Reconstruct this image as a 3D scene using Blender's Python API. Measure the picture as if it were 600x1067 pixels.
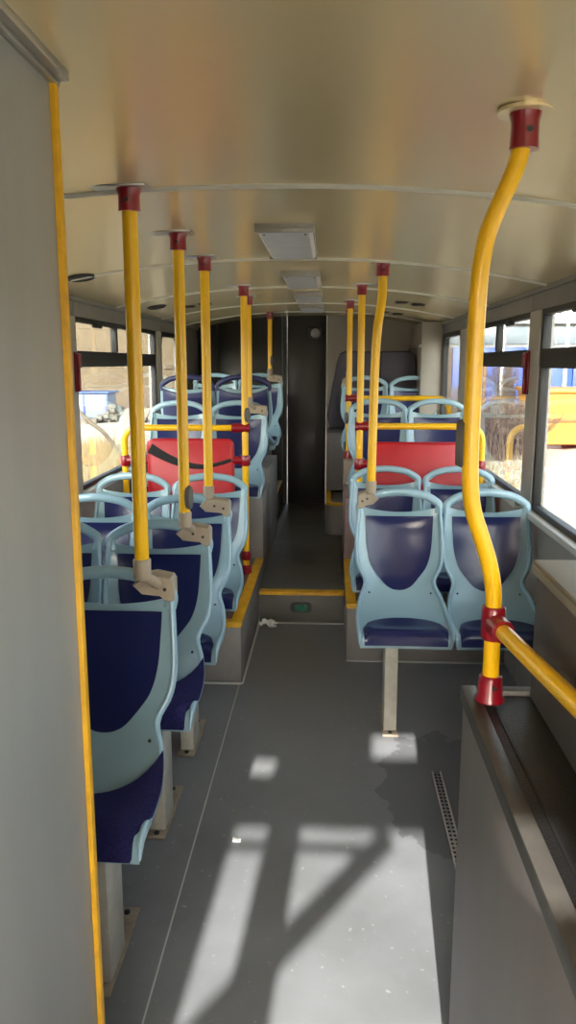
import bpy, bmesh, math, random
from mathutils import Vector, Matrix
random.seed(7)
sc = bpy.context.scene
for o in list(bpy.data.objects): bpy.data.objects.remove(o)

# ------------------------------------------------------------------ camera, sky, sun, exposure
cam_d = bpy.data.cameras.new('camera'); cam = bpy.data.objects.new('camera', cam_d)
sc.collection.objects.link(cam); sc.camera = cam
cam.location = (0, 0, 1.73)
cam.rotation_euler = (math.radians(90-10.738), 0, math.radians(3.086))
cam_d.sensor_fit = 'VERTICAL'; cam_d.sensor_height = 36; cam_d.lens = 36*820/1067
cam_d.clip_start = .02; cam_d.clip_end = 600

world = bpy.data.worlds.new('world'); sc.world = world; world.use_nodes = True
wn = world.node_tree; wn.nodes.clear()
sky = wn.nodes.new('ShaderNodeTexSky'); sky.sky_type = 'NISHITA'; sky.sun_disc = False
sky.sun_elevation = math.radians(27); sky.sun_rotation = math.radians(187); sky.air_density = 1.2; sky.dust_density = 3.5; sky.ozone_density = 1.0
bg = wn.nodes.new('ShaderNodeBackground'); bg.inputs[1].default_value = .9
wo = wn.nodes.new('ShaderNodeOutputWorld')
hs = wn.nodes.new('ShaderNodeHueSaturation'); hs.inputs['Saturation'].default_value = .5   # hazy pale sky
wn.links.new(sky.outputs[0], hs.inputs['Color']); wn.links.new(hs.outputs[0], bg.inputs[0]); wn.links.new(bg.outputs[0], wo.inputs[0])

sun_d = bpy.data.lights.new('sun', 'SUN'); sun_d.energy = 11.5; sun_d.angle = math.radians(.6); sun_d.color = (1, .955, .885)
sun = bpy.data.objects.new('sun', sun_d); sc.collection.objects.link(sun)
sd = Vector((.06, 1, -.44)).normalized()   # direction the light travels
sun.rotation_euler = sd.to_track_quat('-Z', 'Y').to_euler()
sun.location = (-1, -10, 8)

vs = sc.view_settings
vs.view_transform = 'Standard'; vs.look = 'None'; vs.gamma = 1; vs.use_curve_mapping = False
vs.exposure = 1.1
sc.cycles.use_denoising = True
sc.cycles.max_bounces = 10; sc.cycles.diffuse_bounces = 6; sc.cycles.transparent_max_bounces = 16
sc.cycles.sample_clamp_indirect = 6

# ------------------------------------------------------------------ materials
def lin(c):
    return tuple(((v/255)/12.92 if v/255 <= .04045 else (((v/255)+.055)/1.055)**2.4) for v in c)+(1,)
MATS = {}
def mat(name, rgb, rough=.5, metal=0, var=.0, vscale=6, bump=0, bscale=60, coat=0, spec=.5, rgb2=None, stretch=(1,1,1), emit=None, rvar=0):
    if name in MATS: return MATS[name]
    m = bpy.data.materials.new(name); m.use_nodes = True; nt = m.node_tree
    p = nt.nodes['Principled BSDF']
    p.inputs['Base Color'].default_value = lin(rgb); p.inputs['Roughness'].default_value = rough
    p.inputs['Metallic'].default_value = metal; p.inputs['Coat Weight'].default_value = coat
    p.inputs['Specular IOR Level'].default_value = spec; p.inputs['Coat Roughness'].default_value = .12
    if var or bump or rvar:
        tc = nt.nodes.new('ShaderNodeTexCoord'); mp = nt.nodes.new('ShaderNodeMapping'); mp.inputs['Scale'].default_value = stretch
        nt.links.new(tc.outputs['Object'], mp.inputs[0])
    if var or rvar:
        n = nt.nodes.new('ShaderNodeTexNoise'); n.inputs['Scale'].default_value = vscale; n.inputs['Detail'].default_value = 5; n.inputs['Roughness'].default_value = .62
        nt.links.new(mp.outputs[0], n.inputs['Vector'])
    if var:
        r = nt.nodes.new('ShaderNodeValToRGB'); r.color_ramp.elements[0].position = .3; r.color_ramp.elements[1].position = .7
        c = lin(rgb); c2 = lin(rgb2) if rgb2 else tuple(v*(1-var) for v in c[:3])+(1,)
        r.color_ramp.elements[0].color = c2; r.color_ramp.elements[1].color = c if rgb2 else tuple(min(1, v*(1+var*.5)) for v in c[:3])+(1,)
        nt.links.new(n.outputs[0], r.inputs[0]); nt.links.new(r.outputs[0], p.inputs['Base Color'])
    if rvar:
        mr = nt.nodes.new('ShaderNodeMapRange'); mr.inputs[3].default_value = max(0, rough-rvar); mr.inputs[4].default_value = min(1, rough+rvar)
        mr.inputs[1].default_value = .3; mr.inputs[2].default_value = .7
        nt.links.new(n.outputs[0], mr.inputs[0]); nt.links.new(mr.outputs[0], p.inputs['Roughness'])
    if bump:
        b = nt.nodes.new('ShaderNodeTexNoise'); b.inputs['Scale'].default_value = bscale; b.inputs['Detail'].default_value = 3
        nt.links.new(mp.outputs[0], b.inputs['Vector'])
        bn = nt.nodes.new('ShaderNodeBump'); bn.inputs['Strength'].default_value = bump; bn.inputs['Distance'].default_value = .01
        nt.links.new(b.outputs[0], bn.inputs['Height']); nt.links.new(bn.outputs[0], p.inputs['Normal'])
    if emit:
        p.inputs['Emission Color'].default_value = lin(emit[:3]); p.inputs['Emission Strength'].default_value = emit[3]
    MATS[name] = m; return m

YEL = mat('yellow paint', (234,180,12), .3, coat=.3)
YELE = mat('yellow edging', (214,160,20), .5, var=.25, vscale=14)
RED = mat('red plastic', (132,8,28), .28, var=.12, vscale=12, coat=.3)
REDP = mat('red vinyl', (172,12,28), .42, var=.1, vscale=5, bump=.1, bscale=140)
LB = mat('pale blue plastic', (130,158,168), .3, coat=.35)
LBR = mat('pale blue rim plastic', (136,166,180), .3, var=.04, vscale=8, coat=.35)
DB = mat('dark blue vinyl', (30,35,76), .2, var=.12, vscale=2, spec=.32)
DBF = mat('dark blue fabric', (42,42,92), .95, var=.55, vscale=150, bump=.6, bscale=420, spec=.15)
DBS = mat('dark blue shell plastic', (30,36,82), .4, var=.15, vscale=6)
BEI = mat('beige plastic', (150,136,118), .5, var=.14, vscale=10)
LEG = mat('painted steel leg', (172,168,155), .5, var=.2, vscale=12)
PLATE = mat('worn steel plate', (150,138,122), .55, var=.3, vscale=20, metal=.3)
GREYW = mat('grey wall laminate', (150,143,134), .55, var=.1, vscale=4, bump=.03, bscale=200)
GREYD = mat('grey wall trim', (126,122,116), .5, var=.12, vscale=5)
PANEL = mat('grey partition laminate', (150,150,147), .48, var=.12, vscale=3, bump=.05, bscale=150, stretch=(1,1,.25))
BOXG = mat('grey moulded box', (118,114,111), .55, var=.14, vscale=6, bump=.05, bscale=180)
BOXP = mat('dusky pink grey box', (140,118,116), .55, var=.16, vscale=6)
FLOOR_A = mat('shade-toned aisle vinyl', (92,92,88), .4, var=.3, vscale=3, bump=.06, bscale=220, rvar=.12)  # darker than the front floor: the rear's dimmer light is in the colour
BLACK = mat('black laminate', (28,27,28), .42, var=.2, vscale=3, rvar=.1)
BLACKD = mat('black rubber', (20,20,22), .5, var=.2, vscale=12)
RUB = mat('dark window rubber', (30,29,30), .5, var=.15, vscale=9)
MAT_TOP = mat('black ribbed counter mat', (24,24,26), .45, var=.3, vscale=18, bump=.25, bscale=260)
ALU = mat('brushed aluminium', (180,180,178), .34, metal=.85, var=.15, vscale=8, stretch=(1,.1,1))
DKPAD = mat('charcoal padding', (62,58,68), .7, var=.15, vscale=6, bump=.1, bscale=200)
LENS = mat('frosted lamp lens', (212,210,214), .3, var=.14, vscale=9, coat=.4)
LAMPB = mat('lamp bezel', (150,146,140), .4, metal=.3, var=.1, vscale=8)
GREEN = mat('green lamp lens', (18,110,88), .25, var=.1, vscale=30, coat=.5)
WHITE = mat('white paper', (226,224,220), .8, var=.1, vscale=30)
SILL = mat('window sill', (206,203,196), .45, var=.12, vscale=6)
PILLAR = mat('pillar paint', (172,168,160), .45, var=.08, vscale=5)
RIB = mat('ceiling strip', (206,200,184), .4, var=.08, vscale=6)

def glass_mat(name, tint):
    m = bpy.data.materials.new(name); m.use_nodes = True; nt = m.node_tree; nt.nodes.clear()
    o = nt.nodes.new('ShaderNodeOutputMaterial'); t = nt.nodes.new('ShaderNodeBsdfTransparent'); g = nt.nodes.new('ShaderNodeBsdfGlossy')
    t.inputs[0].default_value = tint; g.inputs['Roughness'].default_value = .015
    mx = nt.nodes.new('ShaderNodeMixShader'); ge = nt.nodes.new('ShaderNodeNewGeometry')
    dt = nt.nodes.new('ShaderNodeVectorMath'); dt.operation = 'DOT_PRODUCT'
    nt.links.new(ge.outputs['Normal'], dt.inputs[0]); nt.links.new(ge.outputs['Incoming'], dt.inputs[1])
    def M(op, a, b=None, c=None):                      # thin pane: Schlick reflectance, the same from both sides
        n = nt.nodes.new('ShaderNodeMath'); n.operation = op
        for i, q in enumerate((a, b, c)):
            if q is None: continue
            if isinstance(q, (int, float)): n.inputs[i].default_value = q
            else: nt.links.new(q, n.inputs[i])
        return n.outputs[0]
    f = M('MULTIPLY_ADD', M('POWER', M('SUBTRACT', 1.0, M('ABSOLUTE', dt.outputs['Value'])), 5.0), .96, .04)
    nt.links.new(f, mx.inputs[0]); nt.links.new(t.outputs[0], mx.inputs[1]); nt.links.new(g.outputs[0], mx.inputs[2])
    nt.links.new(mx.outputs[0], o.inputs[0]); return m
GLASS = glass_mat('tinted window glass', (.73,.76,.755,1)); GLASSC = glass_mat('clear windscreen glass', (.97,.98,.98,1))

def ceiling_mat():
    m = mat('satin beige ceiling', (224,204,162), .25, metal=.4)
    return m
CEIL = ceiling_mat()

def floor_mat():
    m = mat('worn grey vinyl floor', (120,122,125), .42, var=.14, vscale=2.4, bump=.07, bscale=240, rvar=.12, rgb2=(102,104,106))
    nt = m.node_tree; p = nt.nodes['Principled BSDF']
    tc = nt.nodes['Texture Coordinate']
    # scuffs and pale specks of wear
    n = nt.nodes.new('ShaderNodeTexNoise'); n.inputs['Scale'].default_value = 38; n.inputs['Detail'].default_value = 6
    r = nt.nodes.new('ShaderNodeValToRGB'); r.color_ramp.elements[0].position = .66; r.color_ramp.elements[1].position = .74
    r.color_ramp.elements[0].color = (0,0,0,1); r.color_ramp.elements[1].color = (1,1,1,1)
    mul = nt.nodes.new('ShaderNodeMath'); mul.operation = 'MULTIPLY'; mul.inputs[1].default_value = .35
    mx = nt.nodes.new('ShaderNodeMixRGB'); mx.inputs[2].default_value = lin((196,196,192))
    src = p.inputs['Base Color'].links[0].from_socket
    nt.links.new(tc.outputs['Object'], n.inputs['Vector']); nt.links.new(n.outputs[0], r.inputs[0]); nt.links.new(r.outputs[0], mul.inputs[0])
    nt.links.new(mul.outputs[0], mx.inputs[0]); nt.links.new(src, mx.inputs[1])
    # damp stain with a ragged edge in front of the right hand seats
    mp = nt.nodes.new('ShaderNodeMapping'); mp.inputs['Location'].default_value = (-.70/.27, .5/.5, 0); mp.inputs['Scale'].default_value = (1/.27, 1/.5, 0)
    wob = nt.nodes.new('ShaderNodeTexNoise'); wob.inputs['Scale'].default_value = 9; wob.inputs['Detail'].default_value = 4
    ln = nt.nodes.new('ShaderNodeVectorMath'); ln.operation = 'LENGTH'
    nt.links.new(tc.outputs['Object'], mp.inputs[0]); nt.links.new(mp.outputs[0], ln.inputs[0]); nt.links.new(tc.outputs['Object'], wob.inputs['Vector'])
    ad = nt.nodes.new('ShaderNodeMath'); ad.operation = 'MULTIPLY_ADD'; ad.inputs[1].default_value = .8
    nt.links.new(wob.outputs[0], ad.inputs[0]); nt.links.new(ln.outputs['Value'], ad.inputs[2])
    lt = nt.nodes.new('ShaderNodeMapRange'); lt.inputs[1].default_value = 1.36; lt.inputs[2].default_value = 1.40; lt.inputs[3].default_value = 1; lt.inputs[4].default_value = 0
    nt.links.new(ad.outputs[0], lt.inputs[0])
    mx2 = nt.nodes.new('ShaderNodeMixRGB'); mx2.inputs[2].default_value = lin((70,71,73))
    ml2 = nt.nodes.new('ShaderNodeMath'); ml2.operation = 'MULTIPLY'; ml2.inputs[1].default_value = .6
    nt.links.new(lt.outputs[0], ml2.inputs[0]); nt.links.new(ml2.outputs[0], mx2.inputs[0]); nt.links.new(mx.outputs[0], mx2.inputs[1])
    nt.links.new(mx2.outputs[0], p.inputs['Base Color'])
    return m
FLOOR = floor_mat()

# ------------------------------------------------------------------ mesh helpers
def link(o, parent=None):
    sc.collection.objects.link(o)
    if parent is not None: o.parent = parent
    return o
class MB:
    def __init__(s): s.v = []; s.f = []
    def add(s, vs, fs):
        b = len(s.v); s.v += [tuple(v) for v in vs]; s.f += [tuple(i+b for i in f) for f in fs]; return s
    def box(s, x0, x1, y0, y1, z0, z1, bev=0.0):
        bm = bmesh.new(); bmesh.ops.create_cube(bm, size=1)
        for v in bm.verts: v.co = Vector(((x0+x1)/2+v.co.x*(x1-x0), (y0+y1)/2+v.co.y*(y1-y0), (z0+z1)/2+v.co.z*(z1-z0)))
        if bev: bmesh.ops.bevel(bm, geom=bm.edges[:], offset=bev, segments=2, profile=.5, affect='EDGES')
        bm.verts.index_update()
        s.add([v.co for v in bm.verts], [[v.index for v in f.verts] for f in bm.faces]); bm.free(); return s
    def sweep(s, path, ra, rb=None, n=14, side=None, caps=True, prof=None):
        P = [Vector(p) for p in path]; rb = ra if rb is None else rb; k = len(P); rings = []
        ref = Vector(side) if side else None; N = None
        for i in range(k):
            t = (P[min(i+1,k-1)]-P[max(i-1,0)]).normalized()
            if ref is not None: N = (ref - t*ref.dot(t)).normalized()
            elif N is None:
                a = Vector((0,0,1)) if abs(t.z) < .9 else Vector((1,0,0)); N = (a - t*a.dot(t)).normalized()
            else: N = (N - t*N.dot(t)).normalized()
            B = t.cross(N)
            A = ra[i] if isinstance(ra, (list, tuple)) else ra; Bq = rb[i] if isinstance(rb, (list, tuple)) else rb
            rings.append([P[i]+N*A*math.cos(2*math.pi*j/n)+B*Bq*math.sin(2*math.pi*j/n) for j in range(n)])
        vs = [p for r in rings for p in r]; fs = []
        for i in range(k-1):
            for j in range(n): fs.append((i*n+j, i*n+(j+1)%n, (i+1)*n+(j+1)%n, (i+1)*n+j))
        if caps: fs.append(tuple(range(n-1,-1,-1))); fs.append(tuple((k-1)*n+j for j in range(n)))
        return s.add(vs, fs)
    def prism(s, pts, axis, a, b):
        """pts: 2-D polygon; extruded along axis ('x','y','z') from a to b"""
        def P(p, h): return {'x': (h,p[0],p[1]), 'y': (p[0],h,p[1]), 'z': (p[0],p[1],h)}[axis]
        n = len(pts); vs = [P(p,a) for p in pts]+[P(p,b) for p in pts]
        fs = [tuple(range(n)), tuple(range(2*n-1,n-1,-1))]+[(i, i+n, (i+1)%n+n, (i+1)%n) for i in range(n)]
        return s.add(vs, fs)
    def grid(s, F, nu, nv):
        vs = [F(i/nu, j/nv) for j in range(nv+1) for i in range(nu+1)]
        return s.add(vs, [(j*(nu+1)+i, j*(nu+1)+i+1, (j+1)*(nu+1)+i+1, (j+1)*(nu+1)+i) for j in range(nv) for i in range(nu)])
    def slab(s, F, G, nu, nv):
        """closed slab between surfaces F and G"""
        b = MB().grid(F, nu, nv); c = MB().grid(G, nu, nv); m = len(b.v)
        fs = list(b.f)+[tuple(m+i for i in reversed(f)) for f in c.f]
        ed = [i for i in range(nu+1)]+[j*(nu+1)+nu for j in range(1,nv+1)]+[nv*(nu+1)+i for i in range(nu-1,-1,-1)]+[j*(nu+1) for j in range(nv-1,0,-1)]
        for a, d in zip(ed, ed[1:]+ed[:1]): fs.append((d, a, a+m, d+m))
        return s.add(b.v+c.v, fs)
    def lathe(s, prof, c, n=20, axis='z'):
        """prof: list of (r,h)"""
        vs = []; k = len(prof)
        for r, h in prof:
            for j in range(n):
                a = 2*math.pi*j/n; q = (r*math.cos(a), r*math.sin(a), h)
                if axis == 'y': q = (q[0], q[2], q[1])
                if axis == 'x': q = (q[2], q[0], q[1])
                vs.append((c[0]+q[0], c[1]+q[1], c[2]+q[2]))
        fs = [(i*n+j, i*n+(j+1)%n, (i+1)*n+(j+1)%n, (i+1)*n+j) for i in range(k-1) for j in range(n)]
        fs += [tuple(range(n-1,-1,-1)), tuple((k-1)*n+j for j in range(n))]
        return s.add(vs, fs)
    def mesh(s, name, m, smooth=40):
        me = bpy.data.meshes.new(name); me.from_pydata(s.v, [], s.f)
        bm = bmesh.new(); bm.from_mesh(me); bmesh.ops.recalc_face_normals(bm, faces=bm.faces[:])
        if smooth:
            for f in bm.faces: f.smooth = True
            lim = math.radians(smooth)
            for e in bm.edges:
                if len(e.link_faces) == 2 and e.calc_face_angle(0) > lim: e.smooth = False
        bm.to_mesh(me); bm.free(); me.materials.append(m); return me
    def obj(s, name, m, parent=None, smooth=40, label=None):
        """mesh vertices are world (or parent-local) coordinates; top-level origins move to the base centre"""
        if parent is None:
            xs, ys, zs = zip(*s.v); c = ((min(xs)+max(xs))/2, (min(ys)+max(ys))/2, min(zs))
        else:
            q = parent
            while q.parent is not None: q = q.parent
            c = tuple(q['org']) if 'org' in q else tuple(q.location)
        s.v = [(x-c[0], y-c[1], z-c[2]) for x, y, z in s.v]
        o = bpy.data.objects.new(name, s.mesh(name, m, smooth))
        if parent is None: o.location = c; 
        link(o, parent)
        if label: o['label'] = label
        return o
ORG = {}
def empty(name, loc=(0,0,0)):
    o = bpy.data.objects.new(name, None); o.empty_display_size = .1; o.location = loc; link(o); o['org'] = loc; return o
def tag(o, label, cat=None, group=None, kind=None):
    o['label'] = label
    if cat: o['category'] = cat
    if group: o['group'] = group
    if kind: o['kind'] = kind
    return o
def thing(name, loc, label, cat, group=None): return tag(empty(name, loc), label, cat, group)
def struct(o, label=None):
    o['kind'] = 'structure'
    if label: o['label'] = label
    return o
def smooth_path(pts, m=6):
    P = [Vector(p) for p in pts]; out = []
    for i in range(len(P)-1):
        p0 = P[i-1] if i else P[0]*2-P[1]; p1 = P[i]; p2 = P[i+1]; p3 = P[i+2] if i+2 < len(P) else P[-1]*2-P[-2]
        for k in range(m):
            t = k/m
            out.append(.5*((2*p1)+(p2-p0)*t+(2*p0-5*p1+4*p2-p3)*t*t+(3*p1-p0-3*p2+p3)*t**3))
    out.append(P[-1]); return out

# ------------------------------------------------------------------ bus shell
XL, XR, XC = -1.44, 1.03, -.205
YF, YB = -1.35, 8.5
def ceil_z(x): return 2.215 - .13*(abs(x-XC)/1.235)**2.2
def ceil_obj():
    root = struct(empty('ceiling', (XC, 3.5, 2.215)), 'satin beige curved bus ceiling with pale cross strips')
    ribs = [-.2, 1.0, 2.31, 3.87, 5.26, 6.67, 7.75]
    ed = [YF-.05]+ribs+[YB+.05]
    for a, b in zip(ed, ed[1:]):
        mb = MB()
        F = lambda u, v: (XL-.02+u*(XR-XL+.04), a+.002+v*(b-a-.004), ceil_z(XL-.02+u*(XR-XL+.04)))
        G = lambda u, v: (XL-.02+u*(XR-XL+.04), a+.002+v*(b-a-.004), ceil_z(XL-.02+u*(XR-XL+.04))+.03)
        mb.slab(F, G, 28, 1).obj('ceiling_panel', CEIL, root)
    for y in ribs:
        F = lambda u, v: (XL+u*(XR-XL), y-.016+v*.032, ceil_z(XL+u*(XR-XL))-.008*math.sin(math.pi*min(1,max(0,v)))-.002)
        G = lambda u, v: (XL+u*(XR-XL), y-.016+v*.032, ceil_z(XL+u*(XR-XL))+.004)
        MB().slab(F, G, 28, 4).obj('ceiling_strip', RIB, root)
    # outer roof skin closes the body above
    MB().slab(lambda u, v: (XL-.08+u*(XR-XL+.16), YF-.08+v*(YB-YF+.16), ceil_z(XL+u*(XR-XL))+.045), lambda u, v: (XL-.08+u*(XR-XL+.16), YF-.08+v*(YB-YF+.16), ceil_z(XL+u*(XR-XL))+.09), 16, 1).obj('roof_skin', GREYD, root)
    return root
ceil_obj()

# floor: low front floor, raised aisle floor behind the step
fl = struct(empty('floor', (XC, 3.5, 0)), 'grey vinyl bus floor, scuffed, with a raised rear aisle coloured darker for shade')
MB().box(XL-.05, XR+.05, YF, 5.12, -.06, 0).obj('front_floor_sheet', FLOOR, fl)
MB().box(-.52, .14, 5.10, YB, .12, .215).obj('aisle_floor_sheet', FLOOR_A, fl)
MB().box(-.4865, -.4815, YF, 4.06, 0, .0016).obj('floor_seam', mat('pale seam weld', (178,178,176), .6), fl)
MB().box(-.468, .10, 5.070, 5.084, 0, .006).obj('step_seam', mat('pale seam weld', (178,178,176), .6), fl)
MB().box(.106, XR, 4.405, 4.419, 0, .007).obj('floor_seam', mat('pale seam weld', (178,178,176), .6), fl)
MB().box(-.472, -.463, 4.05, 5.1, 0, .007).obj('floor_seam', mat('pale seam weld', (178,178,176), .6), fl)
MB().box(-1.44, -.47, 4.035, 4.049, 0, .007).obj('floor_seam', mat('pale seam weld', (178,178,176), .6), fl)

# side walls: windows are separate things standing in the openings
def wall(side, wins, rear):
    x = XL if side == 'left' else XR; s = -1 if side == 'left' else 1
    root = struct(empty('wall_'+side, (x, 3.5, 0)), 'grey %s side wall of the bus between floor and ceiling' % side)
    xa, xb = sorted((x, x+s*.05))
    def b(name, y0, y1, z0, z1, m, dx=0, bev=.004):
        X = sorted((x-s*dx, x+s*.05)); return MB().box(X[0], X[1], y0, y1, z0, z1, bev).obj(name, m, root if name == 'lower_panel' else trim)
    # lower panels, one per bay
    ys = sorted(set([YF]+[w[0] for w in wins]+[YB]))
    trim = root
    for a, c in zip(ys, ys[1:]): b('lower_panel', a+.003, c-.003, -.05, .965, GREYW, 0)
    trim = struct(empty('trim_2' if side == 'left' else 'trim_3', (x, 3.5, 1)), 'window ledges, pillars and cove of the %s wall' % side)
    X = sorted((x-s*.05, x+s*.05))
    for w in wins: MB().box(X[0], X[1], w[0]+.002, w[1]-.002, .967, 1.0, .006).obj('window_ledge', SILL, trim)
    # header rail above windows, cut into lengths
    for a, c in zip(ys, ys[1:]): b('header_panel', a+.003, c-.003, 1.985, 2.11, GREYD, .012, .004)
    X = sorted((x-s*.03, x+s*.02)); MB().box(X[0], X[1], YF, YB, 2.066, 2.092, .006).obj('cove_strip', GREYD, trim)
    # pillars
    pts = []
    pw = sorted(wins)
    edges = [(YF, pw[0][0])]+[(pw[i][1], pw[i+1][0]) for i in range(len(pw)-1)]+[(pw[-1][1], YB)]
    for a, c in edges:
        if c-a > .02: b('pillar', a, c, .966, 1.984, PILLAR if c-a < .6 else GREYD, .02, .006)
    return root
WR = [(-1.15, 1.55), (1.75, 3.98), (4.19, 6.10), (6.40, 7.40)]
WL = [(-1.15, -.3), (2.75, 4.20), (4.42, 6.48), (6.68, 7.55)]
wall('right', WR, 1); wall('left', WL, 1)

def window(n, side, y0, y1, transom, mull, label, rounded=False, latch=None):
    x = XL if side == 'left' else XR; s = -1 if side == 'left' else 1
    z0, z1 = 1.0, 1.985
    root = struct(empty('window_%d' % n, (x, (y0+y1)/2, z0)), label)
    xi, xo = x-s*.012, x+s*.03
    def fr(name, a, b, c, d, m=RUB, din=0):
        X = sorted((xi-s*din, xo)); return MB().box(X[0], X[1], a, b, c, d, .004).obj(name, m, root)
    f = .028
    if rounded:
        # one closed frame with rounded corners
        def ring(inset, r):
            a, b, c, d = y0+inset, y1-inset, z0+inset, z1-inset; out = []
            for cy, cz, a0 in ((b-r, d-r, 0), (a+r, d-r, 90), (a+r, c+r, 180), (b-r, c+r, 270)):
                for k in range(7): t = math.radians(a0+k*15); out.append((cy+r*math.cos(t), cz+r*math.sin(t)))
            return out
        o_, i_ = ring(-.004, .05), ring(.035, .10); m_ = len(o_)
        mb = MB(); vs = [(xi, *p) for p in o_]+[(xi, *p) for p in i_]+[(xo, *p) for p in o_]+[(xo, *p) for p in i_]
        fs = []
        for k in range(m_):
            q = (k+1) % m_
            fs += [(k, q, m_+q, m_+k), (2*m_+k, 3*m_+k, 3*m_+q, 2*m_+q), (k, 2*m_+k, 2*m_+q, q), (m_+k, m_+q, 3*m_+q, 3*m_+k)]
        mb.add(vs, fs).obj('window_frame', RUB, root)
    else:
        mb = MB(); X = sorted((xi, xo))
        for a, b, c, d in ((y0, y0+f, z0, z1), (y1-f, y1, z0, z1), (y0+f, y1-f, z0, z0+f), (y0+f, y1-f, z1-f, z1)): mb.box(X[0], X[1], a, b, c, d, .004)
        mb.obj('window_frame', RUB, root)
    if transom:
        fr('transom_bar', y0+f, y1-f, 1.705, 1.762, RUB, .006)
        fr('transom_bar', y0+f, y1-f, 1.760, 1.797, BLACKD, .002)
        for m in mull: fr('mullion', m-.018, m+.018, 1.798, z1-f)
        xg = x+s*.012
        X = sorted((xg, xg+s*.004))
        MB().box(X[0], X[1], y0+f, y1-f, z0+f, 1.706).obj('glass_pane', GLASS, root)
        cs = [y0+f]+list(mull)+[y1-f]
        for k, (a, b) in enumerate(zip(cs, cs[1:])): MB().box(X[0], X[1], a, b, 1.797, z1-f).obj('glass_pane', GLASS, root)
        for l in latch or []:
            Xl = sorted((xi-s*.022, xi)); MB().box(Xl[0], Xl[1], l-.08, l+.08, 1.935, 1.965, .006).obj('vent_latch', BLACKD, root)
    else:
        X = sorted((x+s*.012, x+s*.016)); MB().box(X[0], X[1], y0+.02, y1-.02, z0+.02, z1-.02).obj('glass_pane', GLASS, root)
    return root
window(1, 'left', *WL[2], True, [5.31], 'left bus window beyond the partition, dark rubber frame with sliding top lights', latch=[4.82])
window(2, 'left', *WL[3], False, [], 'small rear left bus window with rounded corner behind the poles', True)
window(3, 'right', *WR[1], True, [2.9], 'nearest right bus window with dark transom, yellow skip outside', latch=[3.35])
window(4, 'right', *WR[2], True, [5.05], 'right bus window in front of the far pillar, bushes outside', latch=[4.63])
window(5, 'right', *WR[3], False, [], 'small rear right bus window with rounded frame', True)
window(6, 'left', *WL[1], True, [3.5], 'left bus window hidden behind the grey partition')
window(7, 'right', *WR[0], False, [], 'driver side window at the front right')
window(8, 'left', *WL[0], False, [], 'glazing of the front left entrance')

# back wall
bw = struct(empty('wall_back', (XC, YB, 0)), 'rear wall of the bus, black on the left and grey on the right')
def bwp(name, x0, x1, z0, z1, y, m, bev=.004): return MB().box(x0, x1, y, YB+.08, z0, z1, bev).obj(name, m, bw)
bwp('black_panel', -1.44, -1.215, 0, 2.14, 8.50, BLACK)
bwp('black_panel', -1.20, -.52, 0, 2.21, 8.49, BLACK)
bwp('black_panel', -.465, -.05, .2, 2.22, 8.50, BLACK)
bwp('panel_divider', -.515, -.47, .2, 2.21, 8.455, mat('dark grey divider', (46,46,48), .6))
bwp('panel_divider', -1.215, -1.20, .2, 2.16, 8.47, mat('dark grey divider', (46,46,48), .6))
bwp('grey_panel', -.048, .50, .2, 2.22, 8.36, GREYW); bwp('grey_panel', .504, 1.03, .2, 2.2, 8.36, GREYW)
tq = struct(empty('trim_1', (.92, 7.9, 1.07)), 'grey casing in the rear right corner')
MB().box(.82, 1.03, 7.42, 8.355, 1.07, 2.10, .02).obj('corner_casing', GREYW, tq)
MB().box(.80, .83, 7.42, 8.355, 1.86, 1.90, .008).obj('casing_moulding', GREYD, tq)
wx = thing('wall_speaker', (-.175, 8.44, 1.98), 'small black glossy speaker box high on the dark rear wall', 'speaker')
MB().box(-.24, -.11, 8.38, 8.497, 1.97, 2.10, .02).obj('speaker_case', BLACKD, wx)
MB().lathe([(.05,0),(.05,-.012),(.035,-.02),(.01,-.024)], (-.165, 8.38, 2.03), 18, 'y').obj('speaker_cone', mat('glossy grey dome', (120,112,108), .15, coat=1), wx)

# front wall with windscreen (behind the photographer), openings shaped for the floor's sun patches
fw = struct(empty('wall_front', (XC, YF, 0)), 'front end of the bus with the windscreen surround')
MB().box(XL, XR, YF-.08, YF, -.05, .92, .01).obj('front_dash_panel', GREYD, fw)
MB().box(XL, XR, YF-.08, YF, 1.81, 1.955, .01).obj('windscreen_header', GREYD, fw)
MB().box(XL, XR, YF-.08, YF, 2.15, 2.21, .01).obj('sun_slot_board', GREYD, fw)  # unseen boards added above the header, leaving slots for small sun patches
MB().box(XL, -.08, YF-.08, YF, 2.04, 2.15, .004).obj('sun_slot_board', GREYD, fw)
MB().box(-.08, XR, YF-.08, YF, 1.955, 2.03, .004).obj('sun_slot_board', GREYD, fw)
for a, b, c, d in ((XL, -.655, 1.955, 2.04), (-.50, -.08, 1.955, 2.04), (.22, XR, 2.03, 2.15)): MB().box(a, b, YF-.08, YF, c, d, .004).obj('sun_slot_board', GREYD, fw)
for a, b in ((XL, XL+.1), (XR-.1, XR)): MB().box(a, b, YF-.08, YF, .92, 1.81, .01).obj('corner_post', GREYD, fw)
w9 = struct(empty('window_9', (XC, YF, .92)), 'front windscreen')
MB().box(XL+.1, XR-.1, YF-.05, YF-.044, .92, 1.81).obj('glass_pane', GLASSC, w9)
MB().box(-.587, -.05, YF-.08, YF-.055, 1.748, 1.772, .004).obj('sun_cut_bar', RUB, w9)  # unseen bar added to cut a dark band through the floor sunlight
MB().box(-.468, -.34, YF-.08, YF-.055, .92, 1.81, .004).obj('shadow_pillar', RUB, w9)  # unseen pillar, width and place traced back from its floor shadow
MB().box(XL+.1, -.587, YF-.08, YF-.055, .92, 1.81, .004).obj('sun_block_panel', GREYD, w9)  # unseen panel added to stop the sun left of the floor patches
MB().prism([(.06, .92), (.16, 1.44), (.25, 1.81), (.50, 1.81), (.36, 1.44), (.24, .92)], 'y', YF-.08, YF-.055).obj('shadow_pillar', RUB, w9)  # unseen slanted shape added to bound the sunlit floor on the right
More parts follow.
